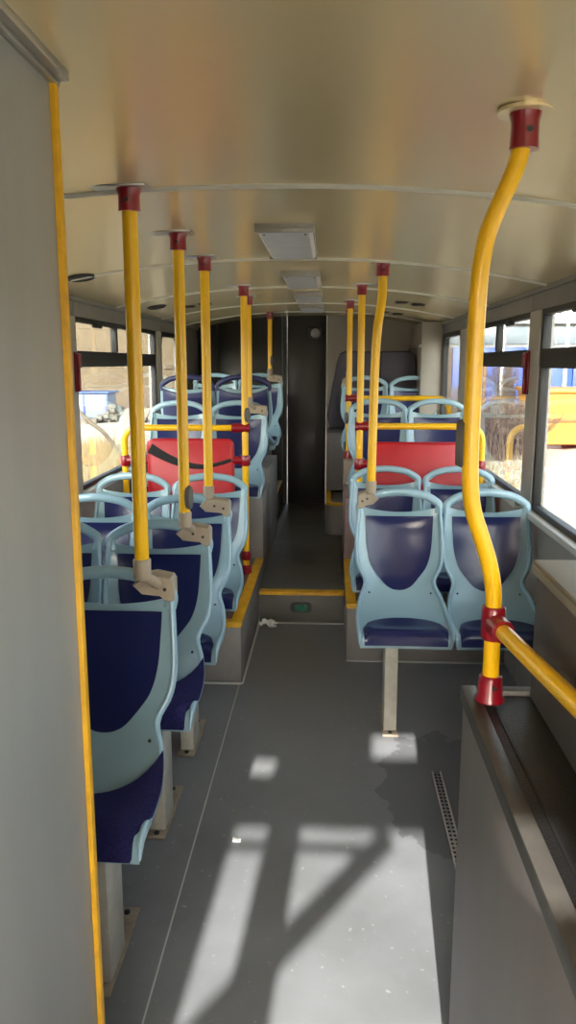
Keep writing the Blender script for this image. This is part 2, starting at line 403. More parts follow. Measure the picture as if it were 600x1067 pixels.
wp = thing('shadow_bar', (-.3, YF-.12, .93), 'added black bar slanting across the windscreen to cast a floor shadow', 'shadow bar')  # unseen bar added to throw the diagonal shadow on the floor
MB().sweep([(-.85, YF-.12, 1.16), (-.528, YF-.12, 1.417), (-.017, YF-.12, 1.82)], .036, .012, 8, side=(-.62,0,.78)).obj('shadow_bar_rod', BLACKD, wp)

# ------------------------------------------------------------------ steps, platforms, boxes
st = thing('aisle_step', (-.18, 5.12, 0), 'grey step up into the rear aisle with yellow nosing and small green lamp', 'step')
MB().box(-.468, .104, 5.085, 5.135, 0, .200, .002).obj('riser', mat('step riser grey', (84,82,78), .5, var=.15, vscale=7), st)
MB().box(-.468, .104, 5.072, 5.15, .198, .2205, .004).obj('nosing', YELE, st)
lmp = MB().prism([(-.187+.072*(abs(math.cos(t))**.6)*(1 if math.cos(t)>0 else -1), .112+.036*(abs(math.sin(t))**.6)*(1 if math.sin(t)>0 else -1)) for t in [2*math.pi*k/32 for k in range(32)]], 'y', 5.074, 5.088).obj('step_lamp', BLACKD, st)
for k in range(4): MB().box(-.227+k*.021, -.209+k*.021, 5.069, 5.076, .09, .134, .002).obj('lamp_lens', GREEN, lmp)

def platform(side, label):
    if side == 'left': x0, x1, y0 = XL, -.475, 4.06
    else: x0, x1, y0 = .107, XR, 4.43
    xe = x1 if side == 'left' else x0; s = -1 if side == 'left' else 1     # aisle edge, direction inwards
    o = thing('seat_platform', ((x0+x1)/2, (y0+5.5)/2, 0), label, 'platform', 'wheel arch platforms under the seats')
    MB().box(x0+(.002 if side=='left' else 0), x1-(.002 if side!='left' else 0), y0, 5.5, 0, .335, .004).obj('plinth', BOXG, o)
    X = sorted((xe-s*.004, xe+s*.055))
    MB().box(X[0], X[1], y0+.03, 5.49, .33, .352, .004).obj('side_edging', YELE, o)
    X = sorted((xe-s*.004, xe+s*.93)); MB().box(X[0], X[1], y0-.006, y0+.05, .318, .351, .004).obj('front_edging', YELE, o)
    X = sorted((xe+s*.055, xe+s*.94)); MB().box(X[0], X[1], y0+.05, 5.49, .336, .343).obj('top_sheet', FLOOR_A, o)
platform('left', 'left raised seat platform with yellow edging beside the aisle step')
platform('right', 'right raised seat platform with yellow edging behind the nearest seat pair')

def plinth(name, label, blocks, top=None):
    x0 = min(b[0] for b in blocks); y0 = min(b[2] for b in blocks); z0 = min(b[4] for b in blocks)
    o = thing(name, ((x0+max(b[1] for b in blocks))/2, y0+.2, z0), label, 'seat box')
    for i, (a, b, c, d, e, f, m) in enumerate(blocks): MB().box(a, b, c, d, e, f, .006).obj('casing', m, o)
    return o
plinth('seat_box', 'left grey stepped box along the aisle behind red backrest', [(XL+.002, -.478, 5.502, 6.15, .16, .80, BOXG), (XL+.002, -.478, 6.152, 7.04, .16, .915, BOXG)])
plinth('seat_box', 'right dusky grey stepped box behind red backrest beside the aisle', [(.106, XR-.002, 5.502, 6.15, .16, .79, BOXP), (.106, XR-.002, 6.152, 6.42, .16, .975, BEI)])
# rear foot platforms with yellow edge
o = thing('foot_platform', (-.9, 7.7, .2), 'rear left foot platform with yellow edge at dark end of aisle', 'platform')
MB().box(XL+.002, -.51, 7.045, 8.40, .16, .478, .006).obj('casing', BOXG, o)
MB().box(-.56, -.505, 7.06, 8.30, .478, .50, .004).obj('edging', YELE, o)
o = thing('foot_platform', (.3, 7.4, .2), 'rear right rounded foot platform with yellow curved edge jutting into aisle', 'platform')
def rr(x0, y0, x1, y1, r):
    return [(x0+r-r*math.cos(t), y0+r-r*math.sin(t)) for t in [math.radians(a) for a in range(0, 91, 10)]]
cv = rr(-.035, 6.90, .1, 8.0, .10)
MB().prism(cv+[(.125, 6.90), (.125, 8.35), (-.035, 8.35)], 'z', .16, .478).obj('casing', BOXG, o)
MB().box(.127, XR-.002, 6.425, 8.35, .16, .478, .004).obj('casing', BOXG, o)
cvi = rr(.012, 6.95, .1, 8.0, .06)
path = [(-.035, 7.9)]+cv+[(.12, 6.90)]; pin = [(.012, 7.9)]+cvi+[(.12, 6.95)]
mb = MB(); n_ = len(path); vs = [(x-.004 if i < 1 else x, y, .479) for i, (x, y) in enumerate(path)]+[(x, y, .479) for x, y in pin]
vs += [(x, y, .502) for x, y, z in vs[:]]
fs = []
for k in range(n_-1): fs += [(k, k+1, n_+k+1, n_+k), (2*n_+k, 3*n_+k, 3*n_+k+1, 2*n_+k+1), (k, 2*n_+k, 2*n_+k+1, k+1), (n_+k, n_+k+1, 3*n_+k+1, 3*n_+k)]
fs += [(0, n_, 3*n_, 2*n_), (n_-1, 3*n_-1, 4*n_-1, 2*n_-1)]
mb.add(vs, fs).obj('edging', YELE, o)
plinth('seat_box', 'rear right grey box under the dark padded panels', [(-.03, XR-.002, 7.62, 8.34, .503, 1.06, BOXG), (.13, XR-.004, 7.10, 7.61, .503, .955, BOXG)])
plinth('seat_box', 'rear left grey box under the last seats by the dark wall', [(XL+.004, -.58, 7.30, 7.75, .48, .965, BOXG)])

# dark padded panels behind the last right seats
pd = thing('padded_panel', (.42, 7.8, 1.06), 'charcoal padded backrest panels with rounded top behind the last right seats', 'panel')
def pad(pts, y0, y1, name):
    c = (sum(p[0] for p in pts)/len(pts), sum(p[1] for p in pts)/len(pts)); sc_ = [(c[0]+(p[0]-c[0])*.93, c[1]+(p[1]-c[1])*.96) for p in pts]
    n = len(pts); mb = MB(); vs = [(x, y0, z) for x, z in sc_]+[(x, y0+.03, z) for x, z in pts]+[(x, y1, z) for x, z in pts]
    fs = [tuple(range(n)), tuple(range(3*n-1, 2*n-1, -1))]
    for k in range(n): q = (k+1) % n; fs += [(k, q, n+q, n+k), (n+k, n+q, 2*n+q, 2*n+k)]
    mb.add(vs, fs).obj(name, DKPAD, pd, 60)
pad([(-.005, 1.10), (-.03, 1.22), (.0, 1.45), (.055, 1.74), (.085, 1.82), (.13, 1.84), (.46, 1.84), (.45, 1.45), (.43, 1.08)], 7.68, 7.85, 'pad')
pad([(.435, 1.08), (.455, 1.45), (.465, 1.84), (.75, 1.84), (.785, 1.82), (.80, 1.75), (.84, 1.45), (.85, 1.08)], 7.68, 7.85, 'pad')

# ------------------------------------------------------------------ seats
ST = [(0,1.02,.200), (-.03,.91,.209), (-.055,.81,.214), (-.082,.73,.202), (-.115,.66,.168), (-.185,.60,.193), (-.29,.552,.210), (-.40,.535,.213), (-.48,.535,.212), (-.515,.520,.210), (-.524,.462,.206)]
_S = smooth_path(ST, 8)
_L = [0]
for a, b in zip(_S, _S[1:]): _L.append(_L[-1]+((a.x-b.x)**2+(a.y-b.y)**2)**.5)
def station(v):
    d = v*_L[-1]; i = 0
    while i < len(_L)-2 and _L[i+1] < d: i += 1
    t = (d-_L[i])/max(1e-9, _L[i+1]-_L[i]); p = _S[i].lerp(_S[i+1], min(1, max(0, t)))
    a, b = _S[max(0, i-1)], _S[min(len(_S)-1, i+2)]; ty, tz = b.x-a.x, b.y-a.y; l = math.hypot(ty, tz)
    return p, (tz/l*-1, ty/l)      # y,z,hw and the normal (ny,nz) pointing out of the sitting side
VW = None
def dish(v): return .034*min(1, max(0, v/.08))*(1-max(0, (v-.55)/.45)**.8*.75)*(1 if v < .97 else .5)
def S(u, v, off=0):
    p, nn = station(v)
    ny, nz = nn
    if ny > 0 and v < .5: ny, nz = -ny, -nz
    if v >= .5 and nz < 0 and v < .93: ny, nz = -ny, -nz
    if v >= .93 and ny > 0: ny, nz = -ny, -nz
    d = off-dish(v)*(1-abs(u)**2.4)
    z = p.y
    if v < .06: z -= .028*(1-u*u)*(1-v/.06)
    return Vector((p.z*u, p.x+ny*d, z+nz*d))
def v_of_z(z):       # backrest height -> v
    lo, hi = 0, .5
    for _ in range(30):
        m = (lo+hi)/2
        if station(m)[0].y > z: lo = m
        else: hi = m
    return lo
def v_of_y(y):
    lo, hi = .3, .95
    for _ in range(30):
        m = (lo+hi)/2
        if station(m)[0].x > y: lo = m
        else: hi = m
    return lo
NU, NV = 16, 40
def shell_mesh():
    return MB().slab(lambda u, v: S(u*2-1, v), lambda u, v: S((u*2-1)*.985, min(v, .985), -.014), NU, NV).mesh('shell', LB, 50)
def rim_mesh(s):
    P = [S(s*1.0, v, .002) for v in [.985*k/36 for k in range(37)]]
    return MB().sweep(P, [.0105]*34+[.009,.007,.004], [.017]*34+[.014,.010,.006], 10, side=(1, 0, 0)).mesh('rim', LBR, 50)
def handle_mesh():
    P = smooth_path([(-.194,-.004,.985), (-.199,0,1.022), (-.178,.006,1.047), (-.115,.010,1.078), (0,.012,1.092), (.115,.010,1.078), (.178,.006,1.047), (.199,0,1.022), (.194,-.004,.985)], 5)
    return MB().sweep(P, .0150, .0205, 12, side=(0, 1, 0)).mesh('grab_handle', LBR, 50)
def insert_mesh():
    v0, v1 = v_of_z(.975), v_of_z(.64)
    def hw(t):     # shield outline
        return .83*(1-.22*t)*max(0, 1-t**7)**.5
    def F(off):
        def f(a, b):
            b = 1-(1-b)**2.2; u = (a*2-1)*hw(b); v = v0+(v1-v0)*b
            if b < .15: v -= (1-(a*2-1)**2)*.004-.0
            return S(u, v, off)
        return f
    return MB().slab(F(.006), F(-.004), 12, 22).mesh('back_insert', DB, 50)
def cushion_mesh(kind):
    vf = .985
    def F(off, puff):
        def f(a, b):
            q = a*2-1
            if kind == 'vinyl':
                w = .90; r = v_of_y(-.30); vb = r+(vf-.10-r)*(1-math.sqrt(max(0, 1-abs(q)**2.4)))
            else:
                w = 1.045; vb = v_of_y(-.195-.135*(1-abs(q)**2.2))
                if abs(q) > .8: vb -= 0
            v = vb+(vf-vb)*b
            if kind != 'vinyl': t_ = min(1, max(0, (b-.70)/.14)); w = 1.045-.15*t_*t_*(3-2*t_)
            h = off+puff*(math.sin(math.pi*min(1, max(0, b)))**.5)*(1-abs(q)**4)
            return S(q*w, v, h)
        return f
    if kind == 'vinyl': return MB().slab(F(.008, .004), F(-.006, 0), 16, 14).mesh('seat_cushion', DB, 50)
    return MB().slab(F(.020, .016), F(-.008, 0), 18, 18).mesh('seat_cushion', DBF, 50)
def backshell_mesh():
    def F(off):
        def f(a, b):
            q = a*2-1; v = .012+b*.55
            v += .035*(1-q*q)*(1-b)
            return S(q*.93, v, off)
        return f
    return MB().slab(F(-.018), F(-.034), 12, 20).mesh('back_shell', DBS, 50)
def pan_base_mesh():
    return MB().box(-.165, .165, -.47, -.12, .455, .505, .01).mesh('pan_base', DBS)
SEAT_MESH = None
def seat_parts():
    global SEAT_MESH
    sm = [MB().lathe([(.005,.004),(.005,0),(.002,-.003)], S(s*.83, v_of_z(.62), .004), 8, 'y').mesh('screw', BLACKD) for s in (-1, 1)]
    SEAT_MESH = dict(shell=shell_mesh(), rim=rim_mesh(-1), rim_b=rim_mesh(1), grab_handle=handle_mesh(), back_insert=insert_mesh(), back_shell=backshell_mesh(), pan_base=pan_base_mesh(),
        vinyl=cushion_mesh('vinyl'), fabric=cushion_mesh('fabric'), screw=sm[0], screw_b=sm[1])
seat_parts()
RIMD = DBS
def child(name, me, parent, label=None):
    o = bpy.data.objects.new(name, me); link(o, parent)
    if label: o['label'] = label
    return o
def lbox(name, m, parent, *dims, bev=.003):
    return child(name, MB().box(*dims, bev).mesh(name, m), parent)
def seat(x, ytop, dz, label, group, kind='vinyl', leg=None, rear_facing=False, beam=None, dark=False):
    r = empty('bus_seat', (x, ytop, dz)); tag(r, label, 'seat', group)
    if rear_facing: r.rotation_euler = (0, 0, math.pi)
    for k in ('shell', 'rim', 'grab_handle', 'back_insert', 'back_shell', 'pan_base'):
        me = SEAT_MESH[k]
        if dark and k in ('grab_handle',):
            if 'dark_'+k not in SEAT_MESH:
                m2 = me.copy(); m2.materials.clear(); m2.materials.append(DBS); SEAT_MESH['dark_'+k] = m2
            me = SEAT_MESH['dark_'+k]
        child(k, me, r)
    child('seat_cushion', SEAT_MESH[kind], r)
    child('rim', SEAT_MESH['rim_b'], r)
    for k in ('screw', 'screw_b'): child('screw', SEAT_MESH[k], r)
    if leg == 'floor':           # steel leg on a bolted foot plate
        lx = -.055 if x > 0 else .055
        lbox('leg', LEG, r, lx-.03, lx+.03, -.42, -.27, .012, .457)
        fp = lbox('foot_plate', PLATE, r, lx-.037, lx+.037, -.46, -.10, 0, .012)
        for yy in (-.44, -.13):
            child('bolt', MB().lathe([(.010,0),(.010,.006),(.004,.010)], (lx, yy, .012), 10).mesh('bolt', BLACKD), fp)
    elif leg:                    # short pedestal: leg = height of the support under the seat
        lbox('pedestal', LEG, r, -.10, .10, -.38, -.18, leg-dz, .457)
    if beam:
        lbox('support_beam', BLACKD, r, beam[0]-x, beam[1]-x, -.34, -.28, .42, .456)
    return r
GL, GR = 'pale blue seats left of the aisle', 'pale blue seats right of the aisle'
AL, WLx, AR, WRx = -.685, -1.13, .350, .783
seat(AL, 2.32, 0, 'nearest left aisle seat with dark blue fabric cushion, beside the grey partition', GL, 'fabric', 'floor')
seat(WLx, 2.32, 0, 'left window seat of the front row, hidden behind the grey partition', GL, 'fabric', beam=(XL, -.95))
seat(AL, 3.06, 0, 'second left aisle seat back from the partition, fabric cushion, pole bracket on its corner', GL, 'fabric', 'floor')
seat(WLx, 3.06, 0, 'left window seat peeking out next to the yellow partition edge, second row', GL, 'fabric', beam=(XL, -.95))
seat(AL, 3.68, 0, 'third left aisle seat, just in front of the yellow edged platform', GL, 'vinyl', 'floor')
seat(WLx, 3.68, 0, 'third row left window seat below the big left window', GL, 'vinyl', beam=(XL, -.95))
seat(AL, 4.42, 0, 'left aisle seat on the yellow edged platform in front of the red backrest', GL, 'vinyl', .343)
seat(WLx, 4.42, 0, 'left window seat on the platform, arch just below the red backrest clamp', GL, 'vinyl', .343)
seat(AL, 5.87, .345, 'left aisle seat behind the red backrest, beige bracket on its corner', GL, 'vinyl', .80)
seat(WLx, 5.87, .345, 'left window seat behind the red backrest and yellow rail', GL, 'vinyl', .80)
seat(AL, 6.22, .53, 'left aisle seat turned to the rear showing its dark blue back shell', GL, 'vinyl', .915, True, dark=True)
seat(WLx, 6.22, .53, 'left window seat turned to the rear, dark arched handle against the rear window', GL, 'vinyl', .915, True, dark=True)
seat(AL, 7.75, .52, 'last left aisle seat against the dark rear wall', GL, 'vinyl', .966)
seat(WLx, 7.75, .52, 'last left window seat against the dark rear wall', GL, 'vinyl', .966)
seat(AR, 3.92, 0, 'nearest right aisle seat on a single grey leg', GR, 'vinyl', 'floor')
seat(WRx, 3.92, 0, 'nearest right window seat partly behind the big bent yellow pole', GR, 'vinyl', beam=(.60, XR))
seat(AR-.01, 4.80, 0, 'second right aisle seat, standing on the raised platform', GR, 'vinyl', .343)
seat(WRx, 4.80, 0, 'second right window seat on the platform in front of the red backrest', GR, 'vinyl', .343)
seat(AR, 5.90, .36, 'right aisle seat behind the red backrest, cut by the thin poles', GR, 'vinyl', .79)
seat(WRx, 5.90, .36, 'right window seat behind the red backrest and yellow rail', GR, 'vinyl', .79)
seat(.315, 7.50, .50, 'last right aisle seat in front of the charcoal padded panel', GR, 'vinyl', .955)
seat(.76, 7.50, .50, 'last right window seat in front of the charcoal padded panel', GR, 'vinyl', .955)

# ------------------------------------------------------------------ grab poles
R = .0215
def ceiling_fix(p, x, y, z, plate=True, side=-1):
    MB().lathe([(.031,-.062),(.030,-.02),(.034,-.006),(.036,0)], (x, y, z), 20).obj('ceiling_socket', RED, p, label='red ceiling socket')
    MB().lathe([(.006,-.004),(.006,.002)], (x, y-.030, z-.035), 10, 'y').obj('socket_hole', BLACKD, p)
    if plate: 
        X = sorted((x+side*.13, x-side*.055)); MB().box(X[0], X[1], y-.045, y+.045, z-.002, z+.006, .002).obj('ceiling_plate', ALU, p)
def bell(p, x, y, z, ang):
    c = Vector((x, y, z)); d = Vector((math.cos(ang), math.sin(ang), 0)); q = Vector((-d.y, d.x, 0))
    mb = MB(); pts = [(.024*math.cos(t), .052*math.sin(t)) for t in [2*math.pi*k/20 for k in range(20)]]
    vs = [c+d*.014+q*a+Vector((0,0,b)) for a, b in pts]+[c+d*.030+q*a*.8+Vector((0,0,b*.86)) for a, b in pts]; n = 20
    mb.add(vs, [tuple(range(n)), tuple(range(2*n-1,n-1,-1))]+[(i, (i+1)%n, n+(i+1)%n, n+i) for i in range(n)])
    b = mb.obj('bell_push', mat('grey bell housing', (84,80,76), .45, var=.1, vscale=20), p)
def bracket(p, px, py, cx, cy, zt):
    """beige cup under the pole, curved neck and clamp block on the seat corner; zt = seat handle height offset"""
    s = 1 if cx > px else -1
    zb = zt+1.092; zt = zt+.010
    MB().lathe([(.020,-.004),(.026,0),(.027,.056),(.024,.060)], (px, py, zb), 18).obj('pole_cup', BEI, p)
    MB().sweep(smooth_path([(px, py, zb+.004), (px+s*.022, py+.002, zb-.004), (px+s*.042, (py+cy)/2, zb-.03), (px+s*.05, cy, zb-.055)], 4), .016, .012, 10).obj('neck', BEI, p)
    pts = [(px-s*.040, zt+1.050), (px-s*.005, zt+1.082), (px+s*.03, zt+1.088), (cx+s*.004, zt+1.078), (cx+s*.012, zt+1.066), (cx+s*.012, zt+1.006), (cx+s*.004, zt+.998), (cx-s*.012, zt+1.0), (cx-s*.03, zt+1.016), (px-s*.012, zt+1.022)]
    n = len(pts); c = (sum(a for a, b in pts)/n, sum(b for a, b in pts)/n)
    mb = MB(); ins = [(c[0]+(a-c[0])*.93, c[1]+(b-c[1])*.88) for a, b in pts]
    vs = [(a, cy-.034, b) for a, b in ins]+[(a, cy-.024, b) for a, b in pts]+[(a, cy+.026, b) for a, b in pts]+[(a, cy+.034, b) for a, b in ins]
    fs = [tuple(range(n)), tuple(range(4*n-1, 3*n-1, -1))]
    for r_ in range(3):
        for i in range(n): fs.append((r_*n+i, r_*n+(i+1)%n, (r_+1)*n+(i+1)%n, (r_+1)*n+i))
    cl = mb.add(vs, fs).obj('seat_clamp', BEI, p, 35)
    for a, b in ((.35, 1.052), (.8, 1.040)):
        x = px+(cx-px)*a; MB().lathe([(.006,-.0355),(.006,-.03)], (x, cy, zt+b), 10, 'y').obj('clamp_screw', BLACKD, cl)
def pole(x, y, zbot, label, path=None, side=-1, plate=True, zs=None, push=None, br=None, r=R):
    xt = path[-1][0] if path else x; yt = path[-1][1] if path else y
    zt = ceil_z(xt)-.004
    p = thing('grab_pole', (x, y, zbot), label, 'pole', 'yellow grab poles')
    pts = smooth_path(path, 8) if path else [(x, y, zbot+(zt-.03-zbot)*k/6) for k in range(7)]
    MB().sweep(pts, r, n=18).obj('pole_tube', YEL, p)
    ceiling_fix(p, xt, yt, zt, plate, side)
    if push: bell(p, *push)
    if br: bracket(p, x, y, *br)
    return p
def collar(p, x, y, z, h=.06, r=.031, name='collar'):
    return MB().lathe([(r-.003,-h/2),(r,-h/2+.006),(r,h/2-.006),(r-.003,h/2)], (x, y, z), 18).obj(name, RED, p)
pole(-.562, 2.27, 1.10, 'nearest left yellow pole, clamped to first left aisle seat', br=(-.485, 2.325, 0))
pole(-.572, 3.03, 1.10, 'second left yellow pole with grey bell push near its foot', br=(-.485, 3.065, 0), push=(-.572, 3.03, 1.21, -.35))
pole(-.580, 3.70, 1.10, 'third left yellow pole, clamped to third left aisle seat', br=(-.485, 3.685, 0))
p = pole(-.552, 5.08, .345, 'left yellow pole down to platform with red collars beside red backrest', push=(-.552, 5.08, 1.40, -.6))
MB().lathe([(.036,0),(.034,.03),(.031,.06)], (-.552, 5.08, .345), 18).obj('floor_socket', RED, p); collar(p, -.552, 5.08, .47)
pole(-.600, 5.83, 1.435, 'left yellow pole behind red backrest, clamped to raised seat', br=(-.485, 5.875, .33))
pole(-.590, 7.72, 1.62, 'shortest yellow pole at rear left, clamped to last left seat', br=(-.485, 7.755, .52), push=(-.59, 7.72, 1.75, -.4), plate=False)
pole(.205, 3.90, 1.10, 'slightly bent yellow pole clamped to the nearest right aisle seat', side=1, br=(.152, 3.925, 0),
     path=[(.205,3.9,1.10),(.207,3.9,1.35),(.21,3.9,1.6),(.214,3.9,1.78),(.222,3.9,1.90),(.238,3.91,2.02),(.242,3.92,2.09),(.242,3.92,2.17)])
p2 = pole(.185, 5.02, .345, 'right yellow pole with two red clamps at the red backrest', side=1)
MB().lathe([(.036,0),(.034,.03),(.031,.06)], (.185, 5.02, .345), 18).obj('floor_socket', RED, p2)
p3 = pole(.143, 6.30, .98, 'thin far yellow pole standing on the right stepped box, red foot', side=1, push=(.143, 6.30, 1.30, math.pi+.5))
MB().lathe([(.036,0),(.034,.03),(.031,.06)], (.143, 6.30, .976), 18).obj('floor_socket', RED, p3)
pole(.165, 7.46, 1.605, 'far right yellow pole above the last right aisle seat', side=1, plate=False, br=(.115, 7.505, .5))

# guard rails with red backrests
def guard(name, label, x0, x1, y, z, zend, s):
    """rail from the pole at x0 to a bend near the wall x1, turning down to zend"""
    g = thing(name, ((x0+x1)/2, y, zend), label, 'rail', 'yellow guard rails above the red backrests')
    r = .09
    pts = [(x0, y, z)]+[(x0+(x1-s*r-x0)*k/4, y, z) for k in range(1, 5)]
    pts += [(x1-s*r+s*r*math.sin(t), y, z-r+r*math.cos(t)) for t in [math.radians(a) for a in (15,30,45,60,75,90)]]+[(x1, y, z-r-(z-r-zend)*k/3) for k in (1,2,3)]
    MB().sweep(pts, .0205, n=16).obj('rail_tube', YEL, g)
    MB().sweep([(x0-s*.03, y, z), (x0+s*.085, y, z)], .030, n=16).obj('tee_clamp', RED, g)
    return g
g = guard('guard_rail', 'left yellow guard rail bending down by the left window', -.552, -1.345, 5.08, 1.315, .345, -1)
g = guard('guard_rail', 'right yellow guard rail bending down by right window', .185, .955, 5.02, 1.335, .345, 1)
g = guard('guard_rail', 'rear right yellow guard rail behind the right seats on the box', .143, .93, 6.30, 1.455, .98, 1)
def backrest(label, x0, x1, y, z0, z1, rr_, clamps, strap):
    b = thing('backrest_panel', ((x0+x1)/2, y, z0), label, 'backrest', 'red wheelchair backrests')
    def rp(x0, x1, z0, z1, r):
        out = []
        for cx, cz, a0 in ((x1-r, z1-r, 0), (x0+r, z1-r, 90), (x0+r, z0+r, 180), (x1-r, z0+r, 270)):
            for k in range(6): t = math.radians(a0+k*18); out.append((cx+r*math.cos(t), cz+r*math.sin(t)))
        return out
    a, c = rp(x0, x1, z0, z1, rr_), rp(x0+.012, x1-.012, z0+.012, z1-.012, rr_); n = len(a)
    mb = MB(); vs = [(p, y-.03, q) for p, q in c]+[(p, y-.018, q) for p, q in a]+[(p, y+.02, q) for p, q in a]
    fs = [tuple(range(n)), tuple(range(3*n-1, 2*n-1, -1))]
    for i in range(n): j = (i+1) % n; fs += [(i, j, n+j, n+i), (n+i, n+j, 2*n+j, 2*n+i)]
    mb.add(vs, fs).obj('pad', REDP, b)
    for (cx0, cx1, cz) in clamps:
        MB().sweep([(cx0, y, cz), (cx1, y, cz)], .027, n=14).obj('side_clamp', RED, b)
        ce = cx1 if abs(cx1-(x0+x1)/2) > abs(cx0-(x0+x1)/2) else cx0
        MB().lathe([(.028,-.035),(.032,-.028),(.032,.028),(.028,.035)], (ce, y, cz), 16).obj('pole_collar', RED, b)
    if strap:
        P = smooth_path(strap, 6); mb = MB()
        mb.sweep(P, [.034-.022*min(1, 1.4*i/len(P)) for i in range(len(P))], .004, 8, side=(0,0,1)); mb.obj('strap', mat('black webbing', (22,20,22), .8, bump=.2, bscale=300), b)
backrest('left red padded backrest with black strap across it', -1.195, -.625, 5.08, .62, 1.245, .045, [(-.66, -.552, 1.105), (-1.17, -1.345, 1.10)],
         [(-1.17, 5.045, 1.185), (-1.1, 5.045, 1.145), (-1.0, 5.045, 1.098), (-.9, 5.045, 1.072), (-.8, 5.045, 1.068), (-.7, 5.045, 1.092), (-.64, 5.047, 1.112)])
backrest('right plain red padded backrest between yellow pole and window', .25, .87, 5.02, .70, 1.235, .04, [(.28, .185, 1.095), (.84, .955, 1.085)], None)

# ------------------------------------------------------------------ ceiling fittings
def lamp(y0, y1, label):
    c = -.172; z = ceil_z(c)
    l = thing('ceiling_light', (c, (y0+y1)/2, z-.045), label, 'light', 'ceiling lights along the middle')
    MB().box(c-.106, c+.106, y0, y1, z-.012, z+.004, .003).obj('base_plate', LAMPB, l)
    mb = MB(); w0, w1 = .1, .088
    pts = [(-w0, 0), (-w0, -.008), (-w1, -.018), (w1, -.018), (w0, -.008), (w0, 0)]
    mb.prism([(c+a, z-.012+b) for a, b in pts], 'y', y0+.012, y1-.012).obj('lens', LENS, l, 20)
    for yy in (y0, y1-.014): MB().box(c-.106, c+.106, yy, yy+.014, z-.031, z-.01, .003).obj('end_cap', LAMPB, l)
    for k in (-1, 1):
        MB().lathe([(.004,0),(.004,-.003)], (c+k*.075, y0+.05, z-.0305), 8).obj('lens_screw', BLACKD, l)
lamp(2.92, 3.67, 'nearest rectangular ceiling light in the middle of the ceiling')
lamp(4.38, 5.10, 'second rectangular ceiling light from the front')
lamp(5.62, 6.28, 'third rectangular ceiling light from the front')
lamp(6.85, 7.50, 'farthest rectangular ceiling light near the rear wall')
def oval_vent(x, y, label, w=.065, d=.10):
    z = ceil_z(x)-.004; sl = (ceil_z(x+.05)-ceil_z(x-.05))/.1
    o = thing('ceiling_speaker', (x, y, z), label, 'speaker grille')
    def ring(k, dz): return [(x+w*k*math.cos(t), y+d*k*math.sin(t), z+dz+sl*w*k*math.cos(t)) for t in [2*math.pi*j/28 for j in range(28)]]
    mb = MB(); vs = ring(1, .006)+ring(1, -.004)+ring(.86, -.007)+ring(.82, .0); n = 28
    fs = [(r_*n+i, r_*n+(i+1)%n, (r_+1)*n+(i+1)%n, (r_+1)*n+i) for r_ in range(3) for i in range(n)]
    mb.add(vs, fs).obj('bezel', BLACKD, o)
    MB().add(ring(.84, -.001)+ring(.84, .005), [tuple(range(27,-1,-1)), tuple(range(28,56))]+[(i, 28+i, 28+(i+1)%28, (i+1)%28) for i in range(28)]).obj('grille', mat('dark grille', (40,36,34), .7, bump=.6, bscale=900), o)
oval_vent(-1.20, 3.86, 'nearest dark oval speaker grille in ceiling above left window')
oval_vent(-1.25, 5.75, 'second dark oval speaker grille, between first two left poles')
oval_vent(.97, 7.55, 'far right dark oval speaker grille near the rear casing', .05, .08)
def slot_vent(x, y, label):
    z = ceil_z(x)-.006
    o = thing('ceiling_vent', (x, y, z), label, 'vent')
    for k in (-1, 1):
        sl = ceil_z(x+k*.062)-.004
        f = MB().box(x+k*.062-.05, x+k*.062+.05, y-.05, y+.05, sl-.005, sl+.004, .003).obj('vent_frame', BLACKD, o)
        for j in range(4): MB().box(x+k*.062-.04, x+k*.062+.04, y-.036+j*.02, y-.028+j*.02, sl-.009, sl-.003).obj('slat', mat('dark grey slat', (60,54,50), .6), f)
slot_vent(.58, 6.05, 'nearer double dark slot vent on right side of the ceiling')
slot_vent(.53, 7.3, 'farther double dark slot vent on right side of the ceiling')
slot_vent(-1.02, 6.1, 'double dark slot vent on left side of the ceiling, between poles')

# red emergency hammers on the pillars
def hammer(x, y, s, label):
    h = thing('emergency_hammer', (x, y, 1.5), label, 'hammer', 'red hammers on window pillars')
    X = sorted((x, x-s*.012)); MB().box(X[0], X[1], y-.02, y+.02, 1.57, 1.79, .004).obj('holder', RED, h)
    X = sorted((x-s*.012, x-s*.034)); MB().box(X[0], X[1], y-.018, y+.018, 1.70, 1.78, .006).obj('hammer_head', RED, h)
    X = sorted((x-s*.012, x-s*.028)); MB().box(X[0], X[1], y-.010, y+.010, 1.57, 1.70, .004).obj('handle', RED, h)
hammer(XR-.02, 4.155, 1, 'red emergency hammer on the right window pillar'); hammer(XL+.02, 4.375, -1, 'red emergency hammer on left pillar next to the partition')

# ------------------------------------------------------------------ partition, counter, big pole
pt = thing('partition', (-.49, 1.0, 0), 'tall grey partition with yellow edge filling the left foreground', 'partition')
MB().box(-.515, -.474, .65, 1.40, 0, 2.205, .003).obj('partition_board', PANEL, pt)
MB().box(-.518, -.464, 1.398, 1.418, 0, 2.195, .004).obj('edge_strip', YELE, pt, label='yellow edge strip')
MB().box(XL+.04, -.516, .65, .69, 0, 2.06, .003).obj('light_block_board', PANEL, pt)  # unseen board added to keep front glare off the nearest left seat
tr = MB().box(-.474, -.446, .65, 1.42, 2.196, 2.213, .002).box(-.474, -.462, .65, 1.42, 2.188, 2.197, .002).obj('top_channel', ALU, pt, label='aluminium channel along the ceiling')

